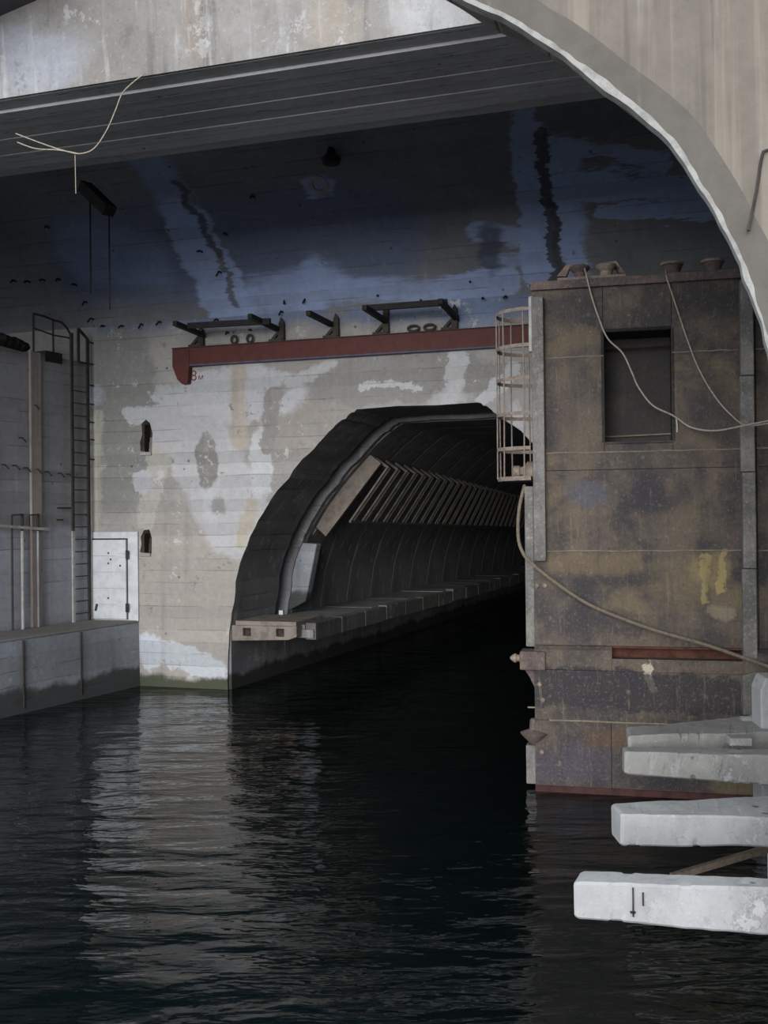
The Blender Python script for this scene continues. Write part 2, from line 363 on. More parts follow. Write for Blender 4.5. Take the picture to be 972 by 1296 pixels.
# ------------------------------------------------------------------ back wall with the tunnel mouth
left = [(289, 862), (290, 812), (293, 775), (299, 735), (308, 700), (322, 668), (338, 640), (358, 612), (378, 588), (396, 568), (415, 548), (432, 533), (446, 522), (456, 517)]
LP = [B.xz(*p) for p in left]
ctr = (B.xz(456, 517)[0] + B.xz(605, 512)[0]) / 2
def wob(i): return .05 * math.sin(i*2.7) + .03*math.sin(i*5.1)
# densify for a chipped edge
def dens(pl, n=3, a=.025):
    out = []
    for i in range(len(pl)-1):
        for k in range(n):
            t = k/n; x = pl[i][0]*(1-t)+pl[i+1][0]*t; z = pl[i][1]*(1-t)+pl[i+1][1]*t
            out.append((x + random.uniform(-a, a), z + random.uniform(-a, a)))
    return out + [pl[-1]]
PR0 = [(LP[0][0], -1.5)] + LP
PROF = PR0 + [(2*ctr - x, z) for x, z in reversed(PR0)]
PROFD = dens(PROF)
zt = zT + .3
hole1 = [B.xz(*p) for p in ((178, 571), (192, 573), (193, 548), (190, 536), (185, 531), (179, 536), (180, 550), (177, 560))]
hole2 = [B.xz(*p) for p in ((177, 699), (192, 701), (192, 680), (189, 670), (182, 671), (178, 680), (179, 688))]
outer = [(-14, -1.5), (-14, zt), (16, zt), (16, -1.5)] + list(reversed(PROFD))
wb = MB().prism(outer, 0, .35, [hole1, hole2]).build('wall_back', m_wall, fr=B, kind='structure')
for hl, nm in ((hole1, 'a'), (hole2, 'b')):
    xs = [p[0] for p in hl]; zs = [p[1] for p in hl]
    MB().box(min(xs)-.05, max(xs)+.05, .32, .36, min(zs)-.05, max(zs)+.05).build('niche_back', m_brick, wb)
    MB().box(min(xs)+.02, max(xs)-.02, -.05, .3, min(zs)-.06, min(zs)+.02).build('niche_sill', m_finger2, wb, bevel=.01)
    MB().lathe(((min(xs)+max(xs))/2+.05, .14, min(zs)+.02), [(.05, 0), (.06, .06), (.045, .1), (.05, .2), (.03, .26), (.03, .34), (.0, .36)], n=12).build('porcelain_stub', m_tanp if nm == 'a' else m_brick, wb, smooth=True)
    MB().box(min(xs)+.02, min(xs)+.09, .05, .3, min(zs)+.02, max(zs)-.1).build('niche_brick', m_brick, wb, bevel=.01)
# anchor bolts / rebar stubs in wall, vault
def stub(px, py, parent, fr_pt, l=.22, r=.02):
    p = fr_pt(px, py); q = p + Vector((random.uniform(-.03, .03), -l, random.uniform(-.12, -.02)))
    MB().tube([p + Vector((0, .05, 0)), p + Vector((0, -l*.6, 0)), q], r, 6).build('anchor_bolt', m_dark2, parent, smooth=True)
for px, py in ((132, 413), (156, 413), (181, 411), (204, 408), (276, 405), (289, 421), (318, 418), (362, 382), (358, 395), (388, 380), (480, 375), (534, 381), (612, 378), (641, 376), (596, 357)):
    stub(px, py, wb, lambda a, b: B.px(a, b), .18, .022)
# painted mark next to the beam bracket
def text(body, px, py, size, parent):
    cu = bpy.data.curves.new('t', 'FONT'); cu.body = body; cu.size = size; cu.extrude = .002
    t = bpy.data.objects.new('t', cu); COL.objects.link(t); dg = bpy.context.evaluated_depsgraph_get()
    me = bpy.data.meshes.new_from_object(t.evaluated_get(dg)); bpy.data.objects.remove(t)
    p = B.px(px, py, -.006)
    me.transform(Matrix.Translation(p) @ Matrix.Rotation(R_(90), 4, 'X')); me.materials.append(m_text)
    t = bpy.data.objects.new('painted_mark', me); COL.objects.link(t); t.parent = parent
text('8', 241, 482, .34, wb); text('м', 250.5, 481, .19, wb)
MB().box(*[B.px(240, 462).x, B.px(256, 462).x], -.06, 0, B.px(245, 465).z, B.px(245, 460).z).build('small_plate', m_dark, wb)
# ------------------------------------------------------------------ ceiling vault, beam, roof, sides
n = len(VP); pr = list(VP) + [(y-.0, z+.4) for y, z in reversed(VP)]
pr[n-1] = (VP[-1][0], VP[-1][1])
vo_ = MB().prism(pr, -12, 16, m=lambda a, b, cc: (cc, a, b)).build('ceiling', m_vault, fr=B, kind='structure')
for px, py in ((20, 356), (38, 357), (57, 355), (76, 354), (97, 361), (110, 383), (118, 404), (287, 297), (256, 319), (62, 288), (322, 250), (280, 345)):
    stub(px, py, vo_, vault, .2, .022)
# dark fitting hanging near the soffit edge and a round patch
p = vault(420, 192)
MB().lathe(p + Vector((0, -.05, -.28)), [(.02, 0), (.16, .02), (.2, .12), (.1, .22), (.05, .4)], n=14).build('round_fitting', m_dark2, vo_, smooth=True)
p = vault(403, 234); nrm = Vector((0, -.45, -.55)).normalized()
MB().lathe(p - nrm*.03, [(.2, 0), (.22, .05), (.12, .06), (.1, .02)], nrm, 20).build('round_plug', m_quay, vo_, smooth=True)
bm_ = MB().prism([(yf, 9.3), (yb, 9.3), (yb, 14), (yf-.35, 14)], -14, 16, m=lambda a, b, cc: (cc, a, b))
cb = bm_.build('ceiling_beam', m_beam, fr=B, kind='structure')
# boarded soffit: individual formwork strips, slightly uneven
k = 9; wd = (yb - yf - .1) / k
for i in range(k):
    y0 = yf + .05 + i*wd
    zb = 9.3 - (.003 if i == 0 else .012 + random.uniform(0, .03))
    MB().box(-14, 16, y0, y0 + wd - .015, zb, 9.32).build('soffit_strip', m_soffit, cb)
# near roof, an arched slab from the beam towards the camera
pA = B.px(0, 26, yf); pB = B.px(62, 0, yf); sl = (pB.z-pA.z)/(pB.x-pA.x)
rf = [(-14, 6.5), (pA.x-2.2, pA.z-1.9), (pA.x, pA.z), (pB.x, pB.z), (pB.x+1.6, pB.z+.8), (pB.x+4, 13.2), (14, 13.6), (16, 13.6), (16, 14.6), (-14, 14.6)]
MB().prism(rf, yf-.05, yf-2.5, m=lambda a, b, cc: (a, cc, b)).build('ceiling_near', m_roof, fr=B, kind='structure')
MB().box(14, 14.4, yf-1.5, .2, -1.5, 14).build('light_block_right', m_wall, fr=B, kind='structure')  # unseen wall added to keep skylight from entering on the right
# ------------------------------------------------------------------ left wall + quay
def LX(px, py, y=LW): return L.px(px, py, y)
zl = 1.5
topz = [(-9, LX(0, 437).z), (LX(0, 437).x, LX(0, 437).z), (LX(36, 447).x, LX(36, 447).z), (LX(36.5, 444).x, LX(36, 444).z), (LX(90, 456).x, LX(90, 456).z), (3.2, LX(110, 459).z)]
wl = MB().prism([(-9, 0)] + [(a, b) for a, b in topz] + [(3.2, 0)], LW, LW + 5).build('wall_left', m_left, fr=L, kind='structure', bevel=.02)
MB().box(LX(37, 550).x, LX(50, 550).x, LW-.06, LW+.01, zl, LX(44, 446).z).build('pilaster', concrete('pilaster concrete', (.29, .25, .23), (.33, .29, .27), .0, [], .4, .3), wl, bevel=.01)
p0, p1 = LX(57, 447), LX(78, 449)
MB().box(p0.x, p1.x, LW-.02, LW+.3, p0.z-.18, p0.z+.06).build('dark_opening', m_dark2, wl)
for px, py in ((2, 588), (16, 589), (30, 592), (44, 594), (57, 597), (73, 599), (84, 600), (24, 554), (41, 513)):
    p = LX(px, py); MB().tube([p + Vector((0, .05, 0)), p + Vector((0, -.1, 0)), p + Vector((.05, -.16, -.1))], .014, 6).build('anchor_bolt', m_dark2, wl)
# loose rubble on top of the wall
for px, py in ((3, 433), (10, 436), (19, 438), (27, 442)):
    p = LX(px, py, LW+.3)
    MB().lathe(p, [(.02, -.1), (.2, 0), (.18, .1), (.05, .2)], (0, .2, 1), 7).build('rubble_lump', m_dark2, wl)
qz = [(-.0, -1.5), (-.0, zl-.03), (LW+.02, zl), (LW+.02, -1.5)]
ql = MB().prism([(0, -1.5), (.03, zl-.04), (.09, zl), (LW+.02, zl), (LW+.02, -1.5)], -9, 1.2, m=lambda a, b, cc: (cc, a, b)).build('quay_ledge', m_quay, fr=L, kind='structure')
MB().prism([(.02, zl-.02), (.06, zl+.015), (LW, zl+.015), (LW, zl-.02)], -9, 1.0, m=lambda a, b, cc: (cc, a, b)).build('quay_deck', m_quaytop, ql)
for px, py in ((30, 812), (103, 826)):                        # vertical construction joints
    p = L.px(px, py, 0); MB().box(p.x-.012, p.x+.012, -.012, .05, .1, zl-.05).build('joint_strip', m_dark, ql)
# ladder up the left wall
yl = LW - .14
pa, pb = L.px(92, 600, yl), L.px(112, 600, yl)
lad = thing('wall_ladder', 'tall dark steel ladder fixed in the far left corner beside the white steel door', 'ladder', L, (pa.x, yl, zl))
zt1 = L.px(89, 421, yl).z; zt2 = L.px(110, 429, yl).z
zc = L.px(93, 672, yl).z
MB().box(pa.x-.035, pa.x+.035, yl-.02, yl+.02, zc, zt1).build('rail', m_dark, lad)
MB().box(pa.x-.035, pa.x+.035, yl-.02, yl+.02, zl, zc).build('rail', m_cream, lad)['label'] = 'white painted lower rail'
MB().box(pb.x-.04, pb.x+.04, yl-.02, yl+.02, zl, zt2).build('rail', m_dark, lad)
z = zl + .2
while z < zt2 - 1.0:
    MB().tube([(pa.x, yl, z), (pb.x, yl, z)], .014, 6).build('rung', m_dark, lad); z += .285
ph = Vector((pb.x, yl + .0, 0)); h0 = L.px(99, 416, yl-.0)
MB().box(h0.x-.03, h0.x+.03, yl-.02, yl+.02, L.px(99, 458, yl).z, h0.z).build('grab_rail', m_dark, lad)
MB().bar(h0, (pb.x, yl, zt2), .05, .05).build('grab_rail', m_dark, lad)
MB().bar((h0.x, yl, L.px(99, 458, yl).z), (pb.x, yl, L.px(110, 460, yl).z), .04, .04).build('grab_rail', m_dark, lad)
for py in (433, 460, 487, 511, 534, 556, 581):
    q = L.px(112, py, yl); MB().bar(q, q + Vector((.32, .02, 0)), .03, .03).build('standoff', m_dark, lad)
# railing on top of the left wall
yr = LW + .12
rl = thing('guard_railing', 'thin dark pipe railing on top of the left wall above the pilaster', 'railing', L, L.px(42, 446, yr))
tops = [L.px(*q, yr) for q in ((42, 397), (55, 400), (67, 405), (78, 408), (84, 414), (89, 423))]
MB().tube(tops, .025, 6).build('top_rail', m_dark, rl, smooth=True)
MB().tube([L.px(*q, yr) for q in ((42, 415), (67, 424), (89, 428))], .018, 6).build('mid_rail', m_dark, rl)
for px, t, b in ((42, 397, 445), (67, 405, 449), (89, 423, 456)):
    MB().tube([L.px(px, t, yr), L.px(px + .5, b, yr)], .025, 6).build('post', m_dark, rl)
# wall pipes
def pipe(lab, segs, x0, x1, grp=None):
    yy = LW - .12; b = L.px(segs[-1][0], segs[-1][2], yy)
    t = thing('wall_pipe', lab, 'pipe', L, (b.x, yy, zl), grp)
    for px, ya, yb_, mt, r in segs:
        q = L.px(px, ya, yy); q2 = L.px(px, yb_, yy)
        MB().tube([q, (q.x, q.y, max(zl, q2.z))], r, 8).build('pipe_run', mt, t, smooth=True)
    return t
pipe('thin rusty pipe, leftmost on the left wall over the quay', [(15, 664, 802, m_dark, .022)], 0, 0)
pipe('white vertical pipe between the leftmost rusty pipe and the pilaster', [(28, 650, 672, m_dark, .035), (28, 672, 800, m_cream, .035)], 0, 0)
pipe('faint grey pipe running down the pilaster foot', [(48, 650, 672, m_dark, .03), (48, 672, 795, m_left, .025)], 0, 0)
hb = thing('pipe_bracket', 'rusty horizontal bracket rail holding the pipes on the left wall', 'bracket', L, L.px(0, 668, LW-.14))
MB().bar(L.px(-8, 665, LW-.16), L.px(62, 670, LW-.16), .05, .06).build('bracket_rail', m_cream, hb)
for xa, xb in ((15, 28), (37, 48)):
    MB().bar(L.px(xa, 652, LW-.15), L.px(xb, 651, LW-.15), .03, .03).build('bracket_loop', m_dark, hb)
    MB().bar(L.px(xa, 652, LW-.15), L.px(xa, 667, LW-.15), .03, .03).build('bracket_loop', m_dark, hb)
for py, xa, xb in ((643, 73, 92), (658, 72, 80)):
    MB().bar(L.px(xa, py, LW-.1), L.px(xb, py, LW-.1), .03, .04).build('bracket_stub', m_dark, hb)
# ------------------------------------------------------------------ steel door
d0 = B.px(118, 784.5, -.05); d1 = B.px(160, 683, -.05); f0 = B.px(113, 786); f1 = B.px(175.5, 673)
dr = MB().prism([(f0.x, zl), (f0.x, f1.z), (f1.x, f1.z), (f1.x, zl)], -.05, .0, [[(d0.x-.02, zl+.03), (d1.x+.03, zl+.03), (d1.x+.03, d1.z+.03), (d0.x-.02, d1.z+.03)]]).build('door_1', m_white, fr=B, base=(f0.x, 0, zl), kind='structure', bevel=.01)
lf = MB().box(d0.x, d1.x, -.09, -.01, zl+.04, d1.z).build('door_leaf', m_white, dr, bevel=.012)
MB().box(d0.x-.03, d1.x+.05, -.02, -.005, zl+.02, d1.z+.06).build('door_gap', m_dark2, dr)
for i in range(1, 5):
    z = zl + (d1.z - zl)*i/5; MB().box(d0.x+.01, d1.x-.02, -.094, -.088, z-.006, z+.006).build('plate_seam', m_cream, lf)
for py in (702, 769):
    q = B.px(157, py, -.09)
    MB().box(q.x-.18, q.x+.10, -.13, -.09, q.z+.03, q.z+.07).build('hinge', m_white, dr)
    MB().box(q.x-.18, q.x+.10, -.13, -.09, q.z-.06, q.z-.02).build('hinge', m_white, dr)
    MB().lathe((q.x+.10, -.13, q.z-.10), [(.035, 0), (.035, .2)], n=10).build('hinge_pin', m_dark, dr)
q = B.px(121, 773, -.1); MB().bar(q, q + Vector((.04, 0, .16)), .03, .05).build('door_handle', m_dark, dr)
for px, py in ((137, 700), (140, 708), (137, 713), (137, 757), (152, 716)):
    q = B.px(px, py, -.092); MB().lathe(q, [(.025, 0), (.02, .006)], (0, -1, 0), 8).build('paint_chip', m_dark, lf)
# ------------------------------------------------------------------ red beam across the portal
rb0, rb1 = B.px(218, 442, -.16), B.px(668, 409, -.16); zb = B.px(218, 464, -.16).z; xr = B.px(740, 400, -.16).x
zt_ = (rb0.z + rb1.z)/2
red = thing('red_girder', 'long dark red steel girder bolted across the wall above the tunnel mouth', 'girder', B, (rb0.x, 0, zb))
MB().box(rb0.x, xr, -.16, -.13, zb, zt_).build('web', m_redbeam, red)
MB().box(rb0.x, xr, -.20, 0, zt_-.02, zt_+.0).build('top_flange', m_dark, red)
MB().box(rb0.x, xr, -.165, 0, zb-.01, zb+.02).build('bottom_flange', plain('bluish lit flange', (.10, .10, .16), .7, .3, 5), red)  # bluish light on the girder's lower edge is put into this colour
q = [B.xz(*a, -.18) for a in ((218, 442), (218, 464), (224, 480), (230, 486), (237, 485), (239, 463), (239, 442))]
MB().prism(q, -.18, 0).build('end_bracket', m_redbeam, red, bevel=.01)
grp = None
def upright(px, y0, y1, par, w_=.14, py=-.12):
    a = B.px(px, y0, -.1); MB().prism([(a.x-w_/2, zt_), (a.x+w_/2, zt_), (a.x+w_*.45, a.z-.1), (a.x, a.z), (a.x-w_*.35, a.z-.12)], -.14, -.06).build('upright', m_dark, par)
    MB().box(a.x-.28, a.x+.05, -.18, -.02, zt_+.002, zt_+.05).build('foot_plate', m_dark, par)
    MB().bar((a.x-.22, -.1, zt_+.05), (a.x-.05, -.1, zt_+.22), .06, .06).build('gusset', m_dark, par)
def arm(p_in, p_out, par, nm='arm', yo=-1.4, wd_=.10):
    MB().bar(B.px(*p_in, -.1), B.px(*p_out, yo), wd_, .10).build(nm, m_dark2, par)
def br(lab, base, ups, arms, bars):
    t = thing('cantilever_bracket', lab, 'bracket', B, (B.px(base, 430, -.2).x, -.2, zt_), None)
    for u in ups: upright(*u, t)
    for a in arms: arm(*a, t)
    for a, b in bars: MB().bar(B.px(*a, -.9), B.px(*b, -.9), .09, .12).build('cross_bar', m_dark2, t)
br('wide dark bracket frame with two arms at the left end of the red girder', 300, [(254, 413, 438), (356, 402, 430)], [((257, 424), (221, 409)), ((352, 417), (316, 400))], [((238, 412.5), (342, 406.5))])
br('small single-arm dark bracket on the red girder between the two wide frames', 425, [(425, 397, 424)], [((420, 411), (390, 396))], [])
br('wide dark bracket frame with two arms on the red girder near the cage', 530, [(488, 384, 418), (575, 385, 412)], [((489, 407), (461, 389)), ((578, 403), (557, 381))], [((464, 390), (566, 382.5))])
for px, py, lab in ((296, 428, 'leftmost of two small rusty lifting eyes on the red girder'), (316, 425, 'right one of two small rusty lifting eyes on the red girder, under the crossbar'), (523, 411, 'larger rusty shackle on the red girder, left of a pair'), (543.5, 409, 'rusty shackle on the red girder, right of a pair')):
    p = B.px(px, py, -.1); wdt = .12 if px > 400 else .07
    tag(MB().tube([(p.x + wdt*math.cos(t), -.1, zt_+(.112 if px < 400 else .09) + (.085 if px < 400 else .06)*math.sin(t)) for t in [k*math.pi/7 for k in range(14)]], .026, 6, True).build('lifting_eye', m_dark, fr=B, base=(p.x, -.1, zt_), smooth=True), lab, 'eye bolt')
# hanging steel hanger under the vault, left
yh = -3.0
hg = thing('ceiling_hanger', 'short dark steel bar with two thin hanging rods under the vault at upper left', 'hanger', B, B.px(120, 250, yh))
MB().bar(B.px(107, 236, yh), B.px(139, 267, yh-.3), .26, .22).build('hanger_bar', m_dark2, hg)
for x0, y0, y1 in ((114, 243, 372), (138, 266, 392)):
    MB().tube([B.px(x0, y0, yh), B.px(x0+1, y1, yh)], .018, 6).build('hanger_rod', m_dark, hg)
# ------------------------------------------------------------------ tunnel
T = Frame(B.wld((LP[0][0], 0, 0)), 20.7)
def tprof(pr_): return [T.loc(B.wld((x, .0, z))) for x, z in pr_]
TP = tprof(PROFD)
vcn = (TP[0].x + TP[-1].x) / 2
tn = MB()
def skin(mb, rows):
    n = len(rows[0]); k = len(mb.v); vs = [p for r in rows for p in r]
    mb.add(vs, [(i*n+j, i*n+j+1, (i+1)*n+j+1, (i+1)*n+j) for i in range(len(rows)-1) for j in range(n-1)])
def scl(p, k): return (vcn + (p.x-vcn)*k, max(p.z, p.z) if p.z < 1.5 else 1.5 + (p.z-1.5)*k)
Y1, Y2 = 2.2, 2.75
rows = [[(p.x, p.y + .02, p.z) for p in TP], [(p.x, Y1, p.z) for p in TP]]
o1 = [scl(p, 1.07) for p in TP]; o2 = [scl(p, .985) for p in TP]
rows += [[(a, Y1, b) for a, b in o1], [(a, Y2, b) for a, b in o1], [(a, Y2, b) for a, b in o2], [(a, Y2 + .25, b) for a, b in o2]]
skin(tn, rows)
tun = tn.build('tunnel', m_reveal, fr=T, kind='structure')
# lining rings
SP = [p for p in tprof(PROF) if p.z > .8]
ip = [scl(p, .982) for p in SP]; op = [scl(p, 1.06) for p in SP]; ip2 = [scl(p, .987) for p in SP]
rg = MB(); Lr = 1.8
skin(rg, [[(a, 0, b) for a, b in op], [(a, 0, b) for a, b in ip2], [(a, .03, b) for a, b in ip], [(a, Lr-.03, b) for a, b in ip], [(a, Lr, b) for a, b in ip2], [(a, Lr, b) for a, b in op]])
r0 = rg.build('lining_ring', m_lining, tun); r0.location.y = Y2 + .2
for i in range(1, 30):
    r = r0.copy(); COL.objects.link(r); r.parent = tun; r.location.y = Y2 + .2 + i*Lr
yend = Y2 + .2 + 30*Lr
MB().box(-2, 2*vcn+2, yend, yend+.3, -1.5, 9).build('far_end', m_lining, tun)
# canal side wall below the walkway in the tunnel
MB().box(-.3, .05, .06, yend, -1.5, 1.45).build('channel_wall', m_reveal, tun)
MB().box(2*vcn-.05, 2*vcn+.3, .06, yend, -1.5, 1.45).build('channel_wall', m_reveal, tun)
# walkway slabs
wk = MB().box(.2, 1.95, .35, yend, 1.18, 1.36).build('tunnel_walkway', m_reveal, fr=T, kind='structure')
for i in range(28):
    y0 = .4 + i*1.5; a = random.uniform(-.01, .01)
    MB().box(.2, 1.72, y0, y0+1.47, 1.36, 1.47+a).build('walkway_slab', m_reveal, wk, bevel=.01)
    MB().box(1.74, 1.99, y0, y0+1.46-abs(a)*9, 1.15+a*3, 1.53+a*4).build('kerb_block', m_kerb, wk, bevel=.015)
# light platform face at the portal
x0, x1 = B.px(294, 800).x, B.px(376, 800).x
z0, z1 = B.px(335, 812).z, B.px(335, 792).z
pl = thing('portal_platform', 'light tan concrete platform end at the left foot of the tunnel mouth', 'platform', B, (x0, 0, z0))
MB().prism([(x0, z0), (x1-.2, z0+.05), (x1, z0+.12), (x1, z1), (x0, z1)], -.03, .5, [[(B.px(a, 800).x, z0+.12), (B.px(a+10, 800).x, z0+.12), (B.px(a+10, 800).x, z1-.06), (B.px(a, 800).x, z1-.06)] for a in (308, 350)]).build('platform_beam', m_tanp, pl, bevel=.015)
MB().box(x0+.05, x1-.1, .1, .12, z0+.05, z1-.02).build('pocket_back', m_brick, pl)
for i in range(5):
    MB().box(x0+.08, x1-.02, .0+i*.33, .31+i*.33, z1, z1+.10).build('deck_plank', m_tanp, pl, bevel=.01)
MB().box(B.px(354, 778, 1.6).x, B.px(358, 778, 1.6).x+.02, 1.55, 1.65, z1+.1, z1+.2).build('white_block', m_white, pl)
# cable rack
def tp(px, py, y): return T.px(px, py, y)
tb0, tb1 = 3.3, 22.0
top0, bot0 = tp(490, 592, tb0), tp(443, 660, tb0); top1, bot1 = tp(660, 630, tb1), tp(648, 667, tb1)
rk = thing('cable_rack', 'row of slanted rusty cable rack frames along the left wall of the tunnel', 'rack', T, bot0)
i = 0; y = tb0
while y < tb1 + 6:
    t = (y-tb0)/(tb1-tb0); a = top0.lerp(top1, t); b = bot0.lerp(bot1, t); a.y = b.y = y
    for dy in (0, .22):
        MB().bar((b.x, y+dy, b.z), (a.x, y+dy, a.z), .045, .03, (0, 1, 0)).build('rack_bar', m_rack, rk)
    MB().bar((a.x, y+.11, a.z), (a.x-.38, y+.11, a.z+.28), .05, .06).build('rack_arm', m_rack, rk)
    y += .82; i += 1
MB().bar(top0 + Vector((-.35, 0, .26)), top1 + Vector((-.35, 0, .26)), .05, .06).build('rack_rail', m_rack, rk)
MB().bar(bot0, bot1, .05, .06).build('rack_rail', m_rack, rk)
yy = tb0 - .12
cn = [tp(*q, yy) for q in ((397, 664), (412, 679), (482, 586), (463, 571))]
MB().hexa([*cn, *[q + Vector((0, .12, 0)) for q in cn]]).build('end_plate', m_tanp, rk, bevel=.01)
cn = [tp(*q, yy) for q in ((383, 678), (392, 683), (401, 670), (391, 662))]
MB().hexa([*cn, *[q + Vector((0, .3, 0)) for q in cn]]).build('end_box', m_tanp, rk, bevel=.02)
cn = [tp(*q, 3.05) for q in ((356, 770), (374, 770), (392, 760), (406, 688), (378, 686), (364, 712))]
np_ = len(cn)
tag(MB().prism([(q.x, q.z) for q in cn], 2.8, 3.1).build('wall_panel', m_quay, fr=T, base=(cn[0].x, 2.8, cn[0].z), bevel=.03), 'grey curved panel on the tunnel wall below the rack end box', 'panel')
# ------------------------------------------------------------------ dock gate
gx = lambda px, py, y=0.0: G.xz(px, py, y)
gt = thing('dock_gate', 'large rusty brown steel dock gate standing in the water on the right', 'gate', G, (0, 0, 0))
XR = 7.6
def gz(row, px):                                               # row = ((x,y),(x,y)) line in the picture
    (xa, ya), (xb, yb_) = row; return G.px(px, ya + (yb_-ya)*(px-xa)/(xb-xa)).z
rows_ = [((679, 358), (935, 341)), ((690, 452), (937, 444)), ((690, 574), (937, 568)), ((690, 595), (937, 592)), ((690, 698), (937, 696)), ((676, 817), (937, 820)), ((676, 845), (937, 848)), ((676, 908), (930, 918)), ((676, 998), (960, 1010))]
RZ = [(gz(r, 690) + gz(r, 930))/2 for r in rows_]
RZ[-1] = -.8
xl = lambda px, py=600: G.px(px, py).x
x0g = xl(676, 750); win = (xl(764, 490), xl(851, 490)); wz = ((G.px(765, 560).z + G.px(852, 558).z)/2, (G.px(763, 420).z + G.px(850, 414).z)/2)
bz = RZ[0]
# body (set back core, with the deep window cavity)
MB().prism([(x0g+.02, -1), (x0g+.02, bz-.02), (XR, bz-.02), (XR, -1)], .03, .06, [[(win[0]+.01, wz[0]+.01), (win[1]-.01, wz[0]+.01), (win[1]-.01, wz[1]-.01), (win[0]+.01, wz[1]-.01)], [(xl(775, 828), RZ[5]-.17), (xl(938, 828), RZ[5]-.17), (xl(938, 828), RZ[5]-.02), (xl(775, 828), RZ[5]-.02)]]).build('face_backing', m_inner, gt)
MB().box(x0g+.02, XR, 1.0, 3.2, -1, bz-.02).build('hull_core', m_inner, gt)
MB().box(x0g, x0g+.03, .03, 3.2, -1, bz-.01).build('side_plate', m_rust, gt)
MB().box(x0g-.02, XR, -.05, 3.2, bz-.03, bz).build('deck_plate', m_rust3, gt)
MB().box(x0g, XR, -.06, .0, bz-.12, bz+.0).build('deck_rim', m_rust3, gt, bevel=.01)
gap = .006
def plate(xa, xb, za, zb_, y=0.0, m=m_rust):
    MB().box(xa+gap/2, xb-gap/2, y, y+.03, za+gap/2, zb_-gap/2).build('hull_plate', m, gt, bevel=.004)
xs_r = xl(958); cols = [(x0g, xl(937)), (xs_r, XR)]
for r in range(5):
    za, zb_ = RZ[r+1], RZ[r]
    for ci, (xa, xb) in enumerate(((x0g, xs_r), (xs_r, XR))):
        if ci == 0 and r in (0, 1):
            plate(xa, win[0], za, zb_); plate(win[1], xb, za, zb_)
            if r == 0: plate(win[0], win[1], wz[1], zb_)
            else: plate(win[0], win[1], za, wz[0])
        else: plate(xa, xb, za, zb_)
    # weld beads
for r in (1, 2, 4):
    segs = [(x0g+.15, win[0]), (win[1], xl(937))] if r == 1 else [(x0g+.15, xl(937))]
    for a, b in segs + [(xs_r, XR)]:
        pts = [(a + (b-a)*k/14, -.002, RZ[r] + random.uniform(-.006, .006)) for k in range(15)]
        MB().tube(pts, .009, 5).build('weld_bead', m_weld, gt)
# window frame lips, sill line and pipe
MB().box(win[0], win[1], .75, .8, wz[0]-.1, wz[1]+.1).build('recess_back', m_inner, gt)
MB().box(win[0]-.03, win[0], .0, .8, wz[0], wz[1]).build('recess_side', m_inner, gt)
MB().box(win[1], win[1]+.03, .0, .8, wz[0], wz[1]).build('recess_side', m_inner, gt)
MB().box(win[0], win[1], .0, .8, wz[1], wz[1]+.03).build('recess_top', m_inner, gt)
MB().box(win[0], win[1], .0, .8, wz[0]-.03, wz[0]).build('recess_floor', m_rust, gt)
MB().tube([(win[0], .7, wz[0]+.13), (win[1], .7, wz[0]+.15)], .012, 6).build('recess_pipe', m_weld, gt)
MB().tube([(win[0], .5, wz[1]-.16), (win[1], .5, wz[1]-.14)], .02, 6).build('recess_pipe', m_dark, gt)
# lower shoulder with the slot
sx0, sx1 = xl(775, 828), xl(939, 828); st, sb = RZ[5], RZ[6]
def shoulder(xa, xb):
    MB().prism([(-.03, st), (-.10, st-.05), (-.14, st-.14), (-.14, sb-.02), (.03, sb-.02), (.03, st)], xa, xb, m=lambda a, b, cc: (cc, a, b)).build('shoulder_plate', m_rust, gt, bevel=.01)
shoulder(x0g, sx0); shoulder(sx1, XR)
MB().prism([(-.13, st-.155), (-.14, st-.17), (-.14, sb-.02), (.03, sb-.02), (.03, st-.17)], sx0, sx1, m=lambda a, b, cc: (cc, a, b)).build('shoulder_plate', m_rust, gt)
MB().box(sx0, sx1, .2, .25, st-.22, st+.02).build('slot_back', m_redslot, gt)
MB().box(sx0, sx1, -.02, .25, st-.02, st+.0).build('slot_top', m_redslot, gt)
MB().box(sx0, sx1, .0, .25, st-.19, st-.17).build('slot_floor', m_rust, gt)
for a, b, za, zb_ in ((x0g, XR, RZ[7], RZ[6]-.02), (x0g, xl(770), -.8, RZ[7]), (xl(770), XR, -.8, RZ[7])):
    plate(a, b, za, zb_, -.12)
MB().tube([(x0g+.2 + k*.5, -.125, RZ[7]+random.uniform(-.008, .008)) for k in range(13)], .014, 5).build('weld_bead', m_weld, gt)
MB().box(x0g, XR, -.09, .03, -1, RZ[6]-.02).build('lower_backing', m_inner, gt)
MB().box(x0g, XR, -.14, -.09, -.02, .085).build('waterline_strake', plain('red lead strake', (.075, .032, .03), .8, .4, 6), gt)
# fenders
def strip(xa_px, xb_px, ya, yb_, m, y0=-.13, pieces=1):
    za, zb_ = G.px(xb_px, yb_, y0).z, G.px(xb_px, ya, y0).z; xa, xb = G.px(xa_px, (ya+yb_)/2, y0).x, G.px(xb_px, (ya+yb_)/2, y0).x
    for i in range(pieces):
        z0_ = za + (zb_-za)*i/pieces; z1_ = za + (zb_-za)*(i+1)/pieces
        MB().box(xa + (.015 if i % 2 else 0), xb, y0 - (.02 if i % 2 else 0), 0, z0_, z1_-.008).build('fender_strip', m, gt, bevel=.012)
strip(674, 689, 374, 710, m_fender)
strip(669, 674, 374, 445, m_cream, -.10)
strip(938, 956, 352, 842, m_fender, -.13, 4)
MB().prism([gx(940, 855, -.2), gx(941, 905, -.2), gx(962, 905, -.2), gx(962, 880, -.2), gx(958, 850, -.2)], -.22, -.1).build('fender_strip', m_fender, gt, bevel=.01)
